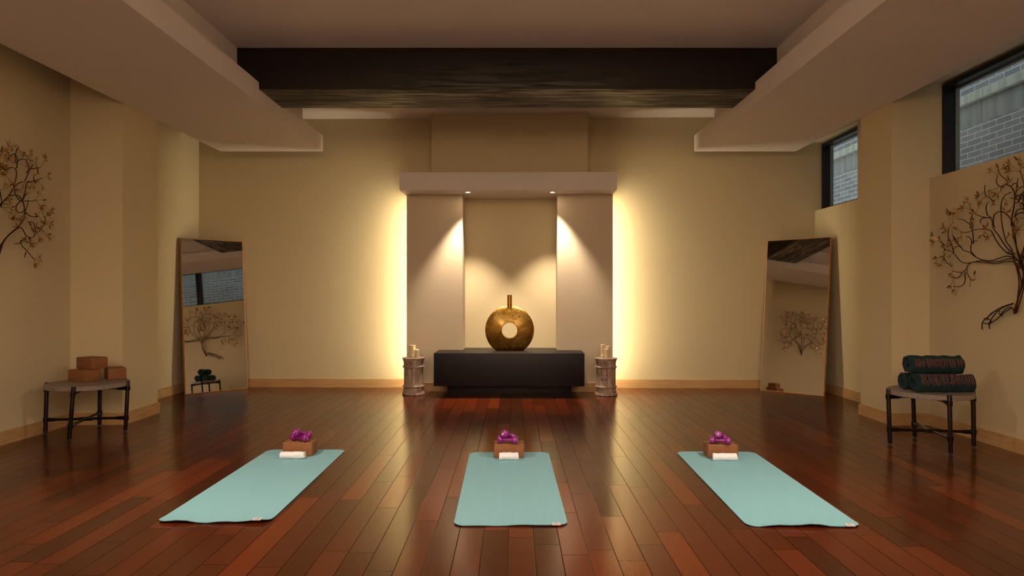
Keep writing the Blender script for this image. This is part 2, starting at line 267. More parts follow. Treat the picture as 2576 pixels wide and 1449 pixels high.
# ------------------------------------------------------------------ mesh builder
class MB:
    def __init__(s): s.bm = bmesh.new()
    def box(s, a, b, bev=0., seg=2):
        x0, y0, z0 = a; x1, y1, z1 = b
        bm = s.bm if not bev else bmesh.new()
        vs = [bm.verts.new(p) for p in ((x0,y0,z0),(x1,y0,z0),(x1,y1,z0),(x0,y1,z0),(x0,y0,z1),(x1,y0,z1),(x1,y1,z1),(x0,y1,z1))]
        for f in ((3,2,1,0),(4,5,6,7),(0,1,5,4),(1,2,6,5),(2,3,7,6),(3,0,4,7)): bm.faces.new([vs[i] for i in f])
        if bev:
            bmesh.ops.bevel(bm, geom=bm.edges[:], offset=bev, segments=seg, affect='EDGES', profile=.5)
            s.merge(bm)
        return s
    def merge(s, bm):
        me = bpy.data.meshes.new('tmp'); bm.to_mesh(me); bm.free(); s.bm.from_mesh(me); bpy.data.meshes.remove(me); return s
    def prism(s, poly, z0, z1, bev=0.):
        bm = bmesh.new()
        n = len(poly)
        lo = [bm.verts.new((p[0], p[1], z0)) for p in poly]; hi = [bm.verts.new((p[0], p[1], z1)) for p in poly]
        bm.faces.new(lo[::-1]); bm.faces.new(hi)
        for i in range(n): bm.faces.new([lo[i], lo[(i+1) % n], hi[(i+1) % n], hi[i]])
        bmesh.ops.recalc_face_normals(bm, faces=bm.faces[:])
        if bev: bmesh.ops.bevel(bm, geom=bm.edges[:], offset=bev, segments=2, affect='EDGES', profile=.5)
        return s.merge(bm)
    def tube(s, pts, r, n=8, cap=True):
        bm = s.bm; pts = [Vector(p) for p in pts]
        rs = r if isinstance(r, (list, tuple)) else [r]*len(pts)
        up = None; rings = []
        for i, p in enumerate(pts):
            t = (pts[min(i+1, len(pts)-1)]-pts[max(i-1, 0)])
            t = t.normalized() if t.length > 1e-9 else Vector((0, 0, 1))
            if up is None: up = t.orthogonal().normalized()
            else:
                up = up-t*up.dot(t); up = up.normalized() if up.length > 1e-6 else t.orthogonal().normalized()
            v = t.cross(up)
            rings.append([bm.verts.new(p+(up*math.cos(2*PI*k/n)+v*math.sin(2*PI*k/n))*rs[i]) for k in range(n)])
        for a, b in zip(rings, rings[1:]):
            for k in range(n): bm.faces.new([a[k], a[(k+1) % n], b[(k+1) % n], b[k]])
        if cap: bm.faces.new(rings[0][::-1]); bm.faces.new(rings[-1])
        return s
    def lathe(s, prof, n=32, c=(0, 0, 0), axis='Z', fn=None, close=True):
        bm = s.bm; rings = []
        for r, h in prof:
            ring = []
            for k in range(n):
                a = 2*PI*k/n; rr = r*(fn(a) if fn else 1)
                p = (rr*math.cos(a), rr*math.sin(a), h)
                if axis == 'X': p = (p[2], p[0], p[1])
                if axis == 'Y': p = (p[0], p[2], p[1])
                ring.append(bm.verts.new((p[0]+c[0], p[1]+c[1], p[2]+c[2])))
            rings.append(ring)
        for a, b in zip(rings, rings[1:]):
            for k in range(n): bm.faces.new([a[k], a[(k+1) % n], b[(k+1) % n], b[k]])
        if close: bm.faces.new(rings[0][::-1]); bm.faces.new(rings[-1])
        return s
    def build(s, name, mat, parent=None, mx=None, smooth=True, recalc=True, ang=35):
        bm = s.bm
        if mx is not None: bmesh.ops.transform(bm, matrix=mx, verts=bm.verts)
        if parent is not None and parent.get('_w'):
            bmesh.ops.translate(bm, vec=-wloc(parent), verts=bm.verts)
        if recalc: bmesh.ops.recalc_face_normals(bm, faces=bm.faces[:])
        me = bpy.data.meshes.new(name); bm.to_mesh(me); bm.free()
        me.materials.append(mat if not isinstance(mat, str) else M[mat])
        if smooth:
            for p in me.polygons: p.use_smooth = True
            me.set_sharp_from_angle(angle=math.radians(ang))
        o = bpy.data.objects.new(name, me); C.objects.link(o)
        if parent is not None:
            o.parent = parent
            if parent.get('_w'): o['_w'] = 1; o['_ox'], o['_oy'], o['_oz'] = 0., 0., 0.
        return o
def wloc(o):
    v = Vector(o.location)
    while o.parent: o = o.parent; v += Vector(o.location)
    return v
def thing(name, label, cat, loc=(0, 0, 0), rz=0., group=None, world=False):
    # world=True: parts are given in room coordinates and shifted to the thing's base
    o = bpy.data.objects.new(name, None); C.objects.link(o); o.empty_display_size = .05
    o.location = loc; o.rotation_euler = (0, 0, rz); tag(o, label, cat, group)
    if world: o['_w'] = 1
    return o
def tag(o, label, cat, group=None):
    o['label'] = label; o['category'] = cat
    if group: o['group'] = group
    return o
def struct(o): o['kind'] = 'structure'; return o
def copy_tree(o, parent=None):
    c = o.copy(); C.objects.link(c)
    if parent is not None: c.parent = parent
    for ch in [x for x in bpy.data.objects if x.parent == o]: copy_tree(ch, c)
    return c
def text_bm(body, size, extrude=0.):
    cu = bpy.data.curves.new('t', 'FONT'); cu.body = body; cu.size = size; cu.align_x = 'CENTER'; cu.align_y = 'CENTER'; cu.extrude = extrude; cu.resolution_u = 3
    o = bpy.data.objects.new('t', cu); C.objects.link(o)
    bpy.context.view_layer.update()
    me = bpy.data.meshes.new_from_object(o.evaluated_get(bpy.context.evaluated_depsgraph_get()))
    b = MB(); b.bm.from_mesh(me)
    bpy.data.objects.remove(o); bpy.data.curves.remove(cu); bpy.data.meshes.remove(me)
    return b

# ------------------------------------------------------------------ room shell
ZC = 3.505; Y0 = -2.2
TB = Matrix.Translation((0, 8.88, 0)) @ Matrix.Rotation(-.018, 4, 'Z')    # the back wall stands very slightly askew
struct(MB().box((-4.35, Y0, -.06), (4.12, 9.15, 0)).build('floor', 'floor'))
struct(MB().box((-4.35, Y0-.1, ZC), (4.12, 9.2, ZC+.12)).build('ceiling', 'ceil'))
b = MB(); b.box((-4.35, Y0, 0), (-4.115, 8.952, ZC)); b.box((-4.115, 6.35, 0), (-3.63, 6.98, ZC)); struct(b.build('wall_left', 'wall', smooth=False))
XO = 4.12
b = MB()
b.box((3.865, Y0, 0), (XO, 6.33, 2.29)); b.box((3.865, Y0, 3.17), (XO, 6.33, ZC)); b.box((3.865, Y0, 2.29), (XO, .9, 3.17))
b.box((3.51, 6.33, 0), (XO, 6.89, ZC))
b.box((3.90, 6.89, 0), (XO, 8.81, 2.29)); b.box((3.90, 6.89, 3.17), (XO, 8.81, ZC)); b.box((3.90, 6.89, 2.29), (XO, 7.72, 3.17))
struct(b.build('wall_right', 'wall', smooth=False))
struct(MB().box((-4.4, 0, 0), (4.10, .22, ZC)).build('wall_back', 'wall', mx=TB, smooth=False))
struct(MB().box((-4.35, Y0-.15, 0), (XO, Y0, ZC)).build('wall_front', 'wall', smooth=False))

# baseboards
BH = .108; T = .015
b = MB()
for a, c in (((-4.115, Y0), (-4.10, 6.335)), ((-4.115, 6.335), (-3.615, 6.35)), ((-3.63, 6.35), (-3.615, 6.995)), ((-4.115, 6.98), (-3.63, 6.995)), ((-4.115, 6.995), (-4.10, 8.945))):
    b.box((a[0], a[1], 0), (c[0], c[1], BH))
struct(b.build('baseboard_left', 'maple', smooth=False))
b = MB()
for a, c in (((3.85, Y0), (3.865, 6.315)), ((3.495, 6.315), (3.865, 6.33)), ((3.495, 6.33), (3.51, 6.905)), ((3.51, 6.89), (3.90, 6.905)), ((3.885, 6.905), (3.90, 8.80))):
    b.box((a[0], a[1], 0), (c[0], c[1], BH))
struct(b.build('baseboard_right', 'maple', smooth=False))
b = MB()
b.box((-4.10, -T, 0), (-1.20, 0, BH)); b.box((1.13, -T, 0), (3.88, 0, BH))
b.box((-1.323, -.35-T, 0), (-.621, -.35, BH)); b.box((.561, -.35-T, 0), (1.2525, -.35, BH))
b.box((-1.323-T, -.35-T, 0), (-1.323, -.25, BH)); b.box((1.2525, -.35-T, 0), (1.2525+T, -.25, BH))
struct(b.build('baseboard_back', 'maple_x', mx=TB, smooth=False))

# alcove surround: two pilasters standing off the wall, a hood, the chimney breast above
ZU = 2.46
b = MB(); b.box((-1.323, -.35, 0), (-.621, -.25, ZU)); b.box((-1.20, -.25, 0), (-.621, 0, ZU)); struct(b.build('trim_1', 'alcove', mx=TB, smooth=False))
b = MB(); b.box((.561, -.35, 0), (1.2525, -.25, ZU)); b.box((.561, -.25, 0), (1.13, 0, ZU)); struct(b.build('trim_2', 'alcove', mx=TB, smooth=False))
struct(MB().box((-1.344, -.735, ZU), (1.2525, 0, 2.672), .004).build('trim_3', 'ceil', mx=TB))
struct(MB().box((-1.025, -.25, 2.672), (.953, 0, ZC)).build('trim_4', 'wall', mx=TB, smooth=False))
# dropped soffits along both sides, with an upstand lip at the inner edge
ZS, ZL = 2.988, 3.184
b = MB(); b.box((-3.63, Y0, ZS), (-2.359, 8.48, 3.03)); b.box((-2.395, Y0, 3.03), (-2.359, 6.345, ZL)); b.box((-2.395, 6.345, 3.03), (-2.359, 6.99, 3.119)); b.box((-2.395, 6.99, 3.03), (-2.359, 8.48, ZL)); b.box((-3.63, 8.44, 3.03), (-2.395, 8.48, ZL)); struct(b.build('trim_5', 'ceil', smooth=False))
b = MB(); b.box((2.253, Y0, ZS), (3.51, 8.48, 3.03)); b.box((2.253, Y0, 3.03), (2.289, 6.345, ZL)); b.box((2.253, 6.345, 3.03), (2.289, 6.99, 3.119)); b.box((2.253, 6.99, 3.03), (2.289, 8.48, ZL)); b.box((2.289, 8.44, 3.03), (3.51, 8.48, ZL)); struct(b.build('trim_6', 'ceil', smooth=False))
struct(MB().box((-3.2, Y0, 3.03), (-2.565, 8.33, ZC)).build('trim_7', 'ceil', smooth=False))
struct(MB().box((2.457, Y0, 3.03), (3.1, 8.33, ZC)).build('trim_8', 'ceil', smooth=False))
# dark timber beam across the recess, stepped where it passes over the lips
b = MB(); b.box((-2.564, 6.345, 3.12), (2.456, 6.99, ZC-.001), .003)
bo = struct(b.build('trim_9', 'beam')); bo.data.materials.append(M['beam_under'])
for p in bo.data.polygons:
    if p.normal.z < -.9: p.material_index = 1

# windows
def window(name, y0, y1, mull):
    z0, z1 = 2.29, 3.15; x0, x1 = 3.98, 4.115; w = .04
    b = MB()
    b.box((x0, y0, z0), (x1, y1, z0+.03)); b.box((x0, y0, z1-w), (x1, y1, z1))
    b.box((x0, y0, z0+.03), (x1, y0+w, z1-w)); b.box((x0, y1-w, z0+.03), (x1, y1, z1-w))
    for m in mull: b.box((x0, m-.045, z0+.03), (x1, m+.045, z1-w))
    o = struct(b.build(name, 'wframe', smooth=False))
    ys = [y0+w]+[v for m in mull for v in (m-.045, m+.045)]+[y1-w]
    for a, c in zip(ys[::2], ys[1::2]):
        MB().box((4.088, a, z0+.03), (4.094, c, z1-w)).build('pane', 'glass', o, smooth=False)
        b = MB()
        for p, q in (((4.074, a, z0+.03), (4.110, a+.014, z1-w)), ((4.074, c-.014, z0+.03), (4.110, c, z1-w))): b.box(p, q)
        b.box((4.074, a+.014, z0+.03), (4.110, c-.014, z0+.044)); b.box((4.074, a+.014, z1-w-.014), (4.110, c-.014, z1-w))
        b.build('glazing_bead', 'gasket', o, smooth=False)
    return o
window('window_1', 7.72, 8.80, [])
window('window_2', .9, 6.33, [5.05, 3.2])

nb = thing('neighbouring_building', 'grey brick building with a stone band seen through the windows', 'building', (5.45, 6, 0), world=True)
MB().box((5.25, -6, 0), (5.7, 18, 3.14)).build('brick_wall', 'brick', nb, smooth=False)
MB().box((5.262, -6, 3.14), (5.7, 18, 3.40)).build('stone_band', 'stone', nb, smooth=False)
MB().box((5.20, -6, 3.40), (5.7, 18, 3.50)).build('stone_sill', 'sillstone', nb, smooth=False)
MB().box((5.25, -6, 3.50), (5.7, 18, 6.0)).build('upper_brick_wall', 'brick', nb, smooth=False)

# ------------------------------------------------------------------ alcove furniture
co = thing('console_table', 'low black-brown wooden console with a recessed plinth below the alcove', 'console', (0, 8.3, 0), world=True)
MB().prism([(-.917, -.85), (.858, -.85), (.858, -.352), (.559, -.352), (.559, -.002), (-.619, -.002), (-.619, -.352), (-.917, -.352)], .130, .518, .002).build('body', 'espresso', co, mx=TB)
MB().box((-.776, -.66, 0), (.718, -.40, .130), .002).build('plinth', 'espresso', co, mx=TB)

vp = TB @ Vector((-.032, -.425, .5185))
va = thing('ring_vase', 'gold ring-shaped vase with a round hole and slim neck on the console', 'vase', vp)
bm = bmesh.new(); R_, rh, n = .303, .096, 96
prof = []
TV = lambda r: .092*(1-(r/R_)**1.5)+.010*(1-(r/R_)**10)**.5-.0
for k in range(33):
    a = k/32*PI/2*.985
    r = R_*math.cos(a) if R_*math.cos(a) > rh else rh
    prof.append((r, TV(r)))
prof = [(r, t) for r, t in prof if r > rh+.004]; te = TV(rh)
prof += [(rh+.004, te+.0002), (rh+.001, te-.001), (rh, te-.005)]
full = [(r, -t) for r, t in reversed(prof)] + prof[1:]
rings = [[bm.verts.new((r*math.cos(2*PI*k/n), y, r*math.sin(2*PI*k/n))) for k in range(n)] for r, y in full]
for i in range(len(rings)):
    a, c = rings[i], rings[(i+1) % len(rings)]
    for k in range(n): bm.faces.new([a[k], a[(k+1) % n], c[(k+1) % n], c[k]])
res = bmesh.ops.bisect_plane(bm, geom=bm.verts[:]+bm.edges[:]+bm.faces[:], plane_co=(0, 0, -.251), plane_no=(0, 0, -1), clear_outer=True)
bmesh.ops.holes_fill(bm, edges=[e for e in bm.edges if e.is_boundary])
bmesh.ops.translate(bm, vec=(0, 0, .251), verts=bm.verts)
b = MB(); b.merge(bm); b.build('body', 'gold', va)
MB().lathe([(.030, .49), (.030, .688), (.026, .688), (.026, .60)], 32).build('neck', 'gold_plain', va)

def stand(loc, label, rot=0):
    o = thing('candle_stand', label, 'stand', loc, rot, 'turned wood candle stands beside the alcove')
    H = .447
    p = [(.128, 0), (.137, .006), (.136, .016), (.127, .035), (.119, .065), (.117, .085), (.122, .094), (.132, .101), (.1345, .105), (.131, .109), (.121, .116), (.116, .128), (.1155, .22),
         (.116, .31), (.120, .328), (.130, .337), (.1345, .342), (.131, .346), (.121, .353), (.118, .365), (.119, .39), (.125, .416), (.134, .436), (.137, .442), (.134, .447)]
    MB().lathe(p, 64, fn=lambda a: 1+.006*math.sin(3*a+1)).build('pedestal', 'washed', o)
    return o
sl = (-1.203, 8.275, 0); sr = (1.122, 8.225, 0)
stand(sl, 'whitewashed turned wood stand left of the console, one candle glowing on it')
s2 = stand(sr, 'whitewashed turned wood stand right of the console, stamped with dark numerals', .0)
def stamp(body, size, ang, z, rot=0.):
    b = text_bm(body, size)
    bmesh.ops.rotate(b.bm, verts=b.bm.verts, matrix=Matrix.Rotation(rot, 3, 'Z'))
    for v in b.bm.verts:
        a = ang+v.co.x/.117; v.co = Vector((.1178*math.sin(a), -.1178*math.cos(a), z+v.co.y))
    return b.build('stamped_numeral', 'ink', s2, recalc=False)
stamp('967', .044, -.42, .195, .15); stamp('7', .042, -.08, .238, .35); stamp('8', .040, -.10, .195, .3)

def candle(xy, r, h, z, label, lit=False, grp=None):
    o = thing('candle', label, 'candle', (xy[0], xy[1], z), 0, grp)
    MB().lathe([(r, 0), (r, h-.004), (r-.003, h), (r*.72, h-.001), (r*.62, h-.008), (.0005, h-.011)], 32).build('wax_body', 'wax', o)
    MB().tube([(0, 0, h-.012), (.001, 0, h-.004), (.003, 0, h+.004)], .0011, 6).build('wick', 'wick', o)
    if lit:
        MB().lathe([(.0006, h-.008), (.0035, h-.003), (.003, h+.004), (.0004, h+.012)], 12).build('flame', 'glow', o)
        l = bpy.data.lights.new('candle_light', 'POINT'); l.energy = .10; l.color = (1, .5, .16); l.shadow_soft_size = .006
        lo = bpy.data.objects.new('candle_light', l); C.objects.link(lo); lo.parent = o; lo.location = (0, 0, h+.006)
    return o
gl, gr = 'candles on the left stand', 'candles on the right stand'
zt = .4472
candle((-1.203+.0-.016, 8.29), .040, .150, zt, 'tallest and widest ivory pillar candle on the left stand', False, gl)
candle((-1.203+.048, 8.245), .027, .098, zt, 'mid-height ivory candle glowing orange on the left stand', True, gl)
candle((-1.203+.002, 8.215), .018, .040, zt, 'small short ivory votive candle at the front of the left stand', False, gl)
candle((1.122-.034, 8.26), .026, .160, zt, 'tallest slim ivory candle on the right stand', False, gr)
candle((1.122+.030, 8.275), .026, .138, zt, 'second tallest ivory candle at the back right of the right stand', False, gr)
candle((1.122+.004, 8.20), .027, .112, zt, 'wide ivory candle at the front middle of the right stand', False, gr)
candle((1.122-.046, 8.19), .018, .040, zt, 'small short ivory votive candle at the front left of the right stand', False, gr)

# downlights in the hood, light strips behind the pilasters, soffit downlights
def downlight(p, label, spot, size, blend, rot=(0, 0, 0), grp=None, col=(1, .77, .46), lens='bulb'):
    o = thing('downlight', label, 'light', p, 0, grp)
    MB().lathe([(.028, -.002), (.030, -.004), (.045, -.003), (.046, 0), (.028, 0)], 32, close=False).build('trim_ring', 'trimring', o)
    MB().lathe([(.0005, -.0015), (.027, -.0015)], 32, close=False).build('lens', lens, o, recalc=False)
    l = bpy.data.lights.new('lamp', 'SPOT'); l.energy = spot; l.spot_size = math.radians(size); l.spot_blend = blend; l.shadow_soft_size = .03 if size < 80 else .09; l.color = col
    lo = bpy.data.objects.new('lamp', l); C.objects.link(lo); lo.parent = o; lo.location = (0, 0, -.02); lo.rotation_euler = rot
    return o
HS = 150; SS = 235; SC = 880
downlight((-.549, 8.335, ZU), 'small lit downlight under the left half of the hood', HS, 76, .65, (0, 0, 0), 'hood downlights', (1, .82, .60))
downlight((.485, 8.335, ZU), 'small lit downlight under the right half of the hood', HS, 76, .65, (0, 0, 0), 'hood downlights', (1, .82, .60))
for x, lab in ((-2.55, 'left'), (2.45, 'right')):
    for k, (y, aim, pw) in enumerate(((.6, (x*.45, 2.2, 0), .35), (3.45, (x*.22, 4.75, 0), 1.))):
        rot = (Vector(aim)-Vector((x, y, ZS))).to_track_quat('-Z', 'Y').to_euler()
        downlight((x, y, ZS), 'soffit downlight overhead on the %s, %s the camera' % (lab, 'beside' if k == 0 else 'in front of'), SS*pw, 94, 1., rot, 'soffit downlights', (1, .85, .70))
for s, x, lab in ((-1, -1.2, 'left'), (1, 1.13, 'right')):
    b = MB(); b.box((min(x, x+s*.012), -.244, .10), (max(x, x+s*.012), -.206, ZU-.02))
    so = b.build('light_strip', 'trimring', mx=TB, smooth=False); b = MB(); xl = x+s*.0125
    f = [b.bm.verts.new(p) for p in ((xl, -.241, .11), (xl, -.209, .11), (xl, -.209, ZU-.03), (xl, -.241, ZU-.03))]; b.bm.faces.new(f if s > 0 else f[::-1])
    b.build('lit_face', 'led_face', so, mx=TB, smooth=False, recalc=False)
    tag(so, 'warm light strip hidden behind the %s pilaster edge' % lab, 'light', 'pilaster light strips')

for x, lab in ((-1.5, 'left'), (1.4, 'right')):  # added fill: unseen uplighters that brighten the ceiling and camera-facing surfaces
    o = thing('added_fill_uplighter', 'added fill uplighter, unseen behind the camera, on the %s' % lab, 'lamp', (x, -1.5, 0), 0, 'added fill uplighters')
    MB().lathe([(.15, 0), (.15, .015), (.02, .03), (.012, .04), (.012, 1.60), (.03, 1.62)], 24).build('stem', 'gunmetal', o)
    MB().lathe([(.03, 1.62), (.10, 1.66), (.14, 1.72), (.137, 1.722), (.095, 1.665), (.03, 1.63)], 32, close=False).build('bowl_shade', 'gunmetal', o)
    l = bpy.data.lights.new('lamp', 'SPOT'); l.energy = SC; l.shadow_soft_size = .08; l.color = (1, .86, .76); l.spot_size = math.radians(150); l.spot_blend = 1
    lo = bpy.data.objects.new('lamp', l); C.objects.link(lo); lo.parent = o; lo.location = (0, 0, 1.74); lo.rotation_euler = (PI, 0, 0)

# ------------------------------------------------------------------ leaning mirrors
def mirror(BL, BR, s, Hh, label):
    ex = Vector((BR[0]-BL[0], BR[1]-BL[1], 0)); w = ex.length; ex.normalize()
    nb_ = Vector((-ex.y, ex.x, 0)); up = (nb_*s+Vector((0, 0, Hh))); h = up.length; up.normalize()
    nn = ex.cross(up)
    mx = Matrix((ex, up, nn)).transposed().to_4x4(); mx.translation = Vector((BL[0], BL[1], .003))
    o = bpy.data.objects.new('leaning_mirror', None); C.objects.link(o); tag(o, label, 'mirror', 'mirrors leaning in the corners')
    o.matrix_world = mx
    d = .042; f = .006
    b = MB(); b.box((0, 0, -d), (f, h, 0)); b.box((w-f, 0, -d), (w, h, 0)); b.box((f, 0, -d), (w-f, f, 0)); b.box((f, h-f, -d), (w-f, h, 0))
    b.build('frame', 'maple_frame', o, smooth=False)
    MB().box((f, f, -.012), (w-f, h-f, -.003)).build('mirror_glass', 'mirror', o, smooth=False)
    MB().box((f, f, -.020), (w-f, h-f, -.013)).build('backing_board', 'espresso', o, smooth=False)
    b = MB(); g = .0035
    for p, q in (((0, 0, 0), (g, h, .0015)), ((w-g, 0, 0), (w, h, .0015)), ((g, 0, 0), (w-g, g, .0015)), ((g, h-g, 0), (w-g, h, .0015))): b.box(p, q)
    b.build('gold_edge', 'gold_plain', o, smooth=False)
    return o
mirror((-3.955, 8.245), (-3.412, 8.798), .16, 1.90, 'tall frameless-looking mirror with gold edge leaning in the left back corner')
mirror((3.13, 8.64), (3.68, 8.073), .205, 1.90, 'tall mirror with gold edge leaning in the right back corner under the small window')

# ------------------------------------------------------------------ side tables
def side_table(name, label, loc, R, feet, tops, zt, leg_r=.0165):
    o = thing(name, label, 'side table', loc, 0, 'round side tables', world=True)
    c = Vector((loc[0], loc[1], 0))
    ct = sum((Vector((t[0], t[1], 0)) for t in tops), Vector())/4
    MB().lathe([(R-.003, zt-.038), (R, zt-.035), (R, zt-.002), (R-.002, zt)], 96, c=(ct.x, ct.y, 0)).build('tabletop', 'greywood', o)
    def pt(k, z):
        f, t = Vector((*feet[k], 0)), Vector((*tops[k], 0)); p = f.lerp(t, z/zt); return Vector((p.x, p.y, z))
    hub = sum((pt(k, .139) for k in range(4)), Vector())/4
    for k in range(4):
        leg = MB().tube([pt(k, .030), pt(k, zt-.002), pt(k, zt+.004)], [leg_r, leg_r, leg_r*.85], 20).build('leg', 'gunmetal', o)
        f = pt(k, 0)
        b = MB(); b.lathe([(.013, 0), (.0165, .002), (.0165, .009), (.013, .0125), (.006, .015), (.0045, .031)], 20, c=(f.x, f.y, 0)); b.build('levelling_foot', 'rubber', leg)
        MB().lathe([(.012, .0285), (.012, .0325)], 16, c=(f.x, f.y, 0)).build('foot_washer', 'steel', leg)
        for z in (.139, zt-.058):
            p = pt(k, z); q = hub.copy(); q.z = z; d = (q-p); d.z = 0; d.normalize()
            b = MB(); b.tube([p+Vector((0, 0, -.018)), p+Vector((0, 0, .018))], .0215, 20)
            b.tube([p+d*.012, p+d*.045, p+d*.085], [.0175, .0165, .0135], 14)
            sd = Vector((-d.y, d.x, 0))
            b.tube([p+d*.030-sd*.0195, p+d*.030+sd*.0195], .0055, 10)
            b.build('clamp', 'gunmetal', leg)
    for i, (a, c_) in enumerate(((0, 3), (1, 2))):
        MB().tube([pt(a, .139), hub+Vector((0, 0, .0)), pt(c_, .139)], .0112, 14).build('stretcher', 'gunmetal', o)
        for q in (0,):
            pa, pc = pt(a, zt-.056), pt(c_, zt-.056)
            MB().tube([pa, pc], .010, 12).build('top_rail', 'gunmetal', o)
    b = MB(); b.box((-.05, -.016, -.016), (.05, .016, .016), .004); d = pt(3, 0)-pt(0, 0)
    b.build('stretcher_hub', 'gunmetal', o, mx=Matrix.Translation(hub) @ Matrix.Rotation(math.atan2(d.y, d.x), 4, 'Z'))
    return o
# feet: left, front, back, right (so that 0-3 and 1-2 are the diagonals)
side_table('side_table', 'round grey-topped side table with black metal legs holding cork blocks, by the left wall', (-3.685, 5.885, 0), .318,
           [(-3.997, 5.836), (-3.624, 5.574), (-3.749, 6.192), (-3.371, 5.939)], [(-3.985, 5.84), (-3.58, 5.565), (-3.745, 6.195), (-3.345, 5.935)], .455)
side_table('side_table', 'round grey-topped side table with black metal legs holding blankets, by the right wall', (3.297, 5.376, 0), .300,
           [(2.998, 5.425), (3.259, 5.080), (3.343, 5.677), (3.596, 5.323)], [(2.983, 5.425), (3.248, 5.080), (3.325, 5.677), (3.588, 5.323)], .457)

# ------------------------------------------------------------------ cork blocks
def block(c, z, ang, label, grp, dims=(.225, .145, .100)):
    o = MB().box((-dims[0]/2, -dims[1]/2, 0), (dims[0]/2, dims[1]/2, dims[2]), .007, 3).build('yoga_block', 'cork')
    o.location = (c[0], c[1], z); o.rotation_euler = (0, 0, ang); tag(o, label, 'yoga block', grp); return o
g1 = 'cork blocks on the left side table'
block((-3.748, 5.975), .4555, math.radians(180-22), 'brown cork yoga block, lower left of the three on the side table', g1)
block((-3.578, 6.145), .4555, math.radians(-52), 'brown cork yoga block, lower right of the three, partly behind its neighbour', g1)
block((-3.736, 6.062), .5560, math.radians(180-26), 'brown cork yoga block on top of the pile of three', g1)
g2 = 'cork blocks on the mats'
ZM = .0065
BX = [((-1.602, 5.145), 0., 'left'), ((-.028, 5.09), .008, 'centre'), ((1.544, 5.075), -.012, 'right')]
for (c, a, nm) in BX:
    block(c, ZM, a, 'brown cork yoga block standing at the far end of the %s mat' % nm, g2, (.221, .140, .102))

# ------------------------------------------------------------------ blankets and towels
def roll_bm(L, R, turns, th, seed, wob=.004, flat=.92, skew=0., nl=26, lump=.0):
    rnd = random.Random(seed); bm = bmesh.new()
    N = int(turns*28); off = Vector((seed*3.1, seed*1.7, 0))
    rin = max(R-th*1.15*turns, th*.8)
    def prof(i, inner, u):
        f = i/N; ang = -PI*.60+(f-1)*turns*2*PI      # outer end lies low at the front
        r = rin+(R-rin)*f-(th if inner else 0)
        w = noise.noise(Vector((f*turns*3.0, u*9, 0))+off)*wob+noise.noise(Vector((math.cos(ang)*1.6, math.sin(ang)*1.6, u*5))+off)*wob*1.6
        r += w
        y, z = -r*math.cos(ang+PI), r*math.sin(ang)
        y = r*math.cos(ang); z = r*math.sin(ang)
        z = max(z, -R*flat)
        return y, z
    grid = []
    for j in range(nl+1):
        u = j/nl; row = []
        for inner in (0, 1):
            col = []
            for i in range(N+1):
                y, z = prof(i, inner, u)
                f = i/N
                e = noise.noise(Vector((f*turns*2.2, 7.7 if j < nl/2 else 3.3, 1))+off)*.008 if j in (0, nl) else 0
                x = (u-.5)*L+e+skew*(1-f)*(1 if j == 0 else (-1 if j == nl else 0))
                if j in (0, nl): 
                    y *= .985; z = z*.985
                col.append(bm.verts.new((x, y, z)))
            row.append(col)
        grid.append(row)
    for j in range(nl):
        for i in range(N):
            for k in (0, 1): bm.faces.new([grid[j][k][i], grid[j][k][i+1], grid[j+1][k][i+1], grid[j+1][k][i]])
        for i in (0, N): bm.faces.new([grid[j][0][i], grid[j][1][i], grid[j+1][1][i], grid[j+1][0][i]])
    for j in (0, nl):
        for i in range(N): bm.faces.new([grid[j][0][i], grid[j][0][i+1], grid[j][1][i+1], grid[j][1][i]])
    zmin = min(v.co.z for v in bm.verts)
    bmesh.ops.translate(bm, vec=(0, 0, -zmin), verts=bm.verts)
    return bm
def roll(name, mat, L, R, turns, th, seed, loc, rz, label, cat, grp, **kw):
    o = thing(name, label, cat, loc, rz, grp)
    b = MB(); b.merge(roll_bm(L, R, turns, th, seed, **kw)); b.build('rolled_cloth', mat, o, ang=50)
    return o
def fringe(o, L, R, zc, a0, drop, seed, n=30, hang=.0):
    rnd = random.Random(seed); b = MB()
    for i in range(n):
        x0 = (-.5+(i+.5)/n)*L*.99
        for k in range(4):
            x = x0+rnd.uniform(-.004, .004); pts = []; dl = drop*rnd.uniform(.75, 1.1); dx = rnd.uniform(-.012, .012); w = rnd.uniform(0, 6)
            m = 8
            for q in range(m+1):
                f = q/m; a = a0+f*dl/R
                rr = R+.006+.007*math.sin(f*3+w)*f+rnd.uniform(0, .0015)
                pts.append((x+dx*f+.003*math.sin(f*9+w), -rr*math.sin(a), zc+rr*math.cos(a)))
            b.tube(pts, [.0022]*m+[.0012], 5)
    return b.build('fringe', 'fringe', o)
gb = 'rolled blankets on the right side table'
r1 = roll('rolled_blanket', 'wool', .445, .076, 3.2, .017, 1, (3.325, 5.292, .4575), .0, 'dark teal blanket roll with a long brown fringe at the front of the side table', 'blanket', gb, wob=.006, skew=.012)
fringe(r1, .41, .077, .0715, .62, .085, 11, 24)
r2 = roll('rolled_blanket', 'wool', .43, .072, 3.0, .017, 2, (3.315, 5.452, .4575), .03, 'dark teal blanket roll at the back of the table, only its coiled end showing', 'blanket', gb, wob=.006, skew=.01)
r3 = roll('rolled_blanket', 'wool', .415, .079, 2.8, .018, 3, (3.305, 5.375, .586), .0, 'dark teal blanket roll lying on top of the other two', 'blanket', gb, wob=.008, skew=.014)
fringe(r3, .385, .080, .073, .95, .062, 12, 26)
gt = 'rolled white towels on the mats'
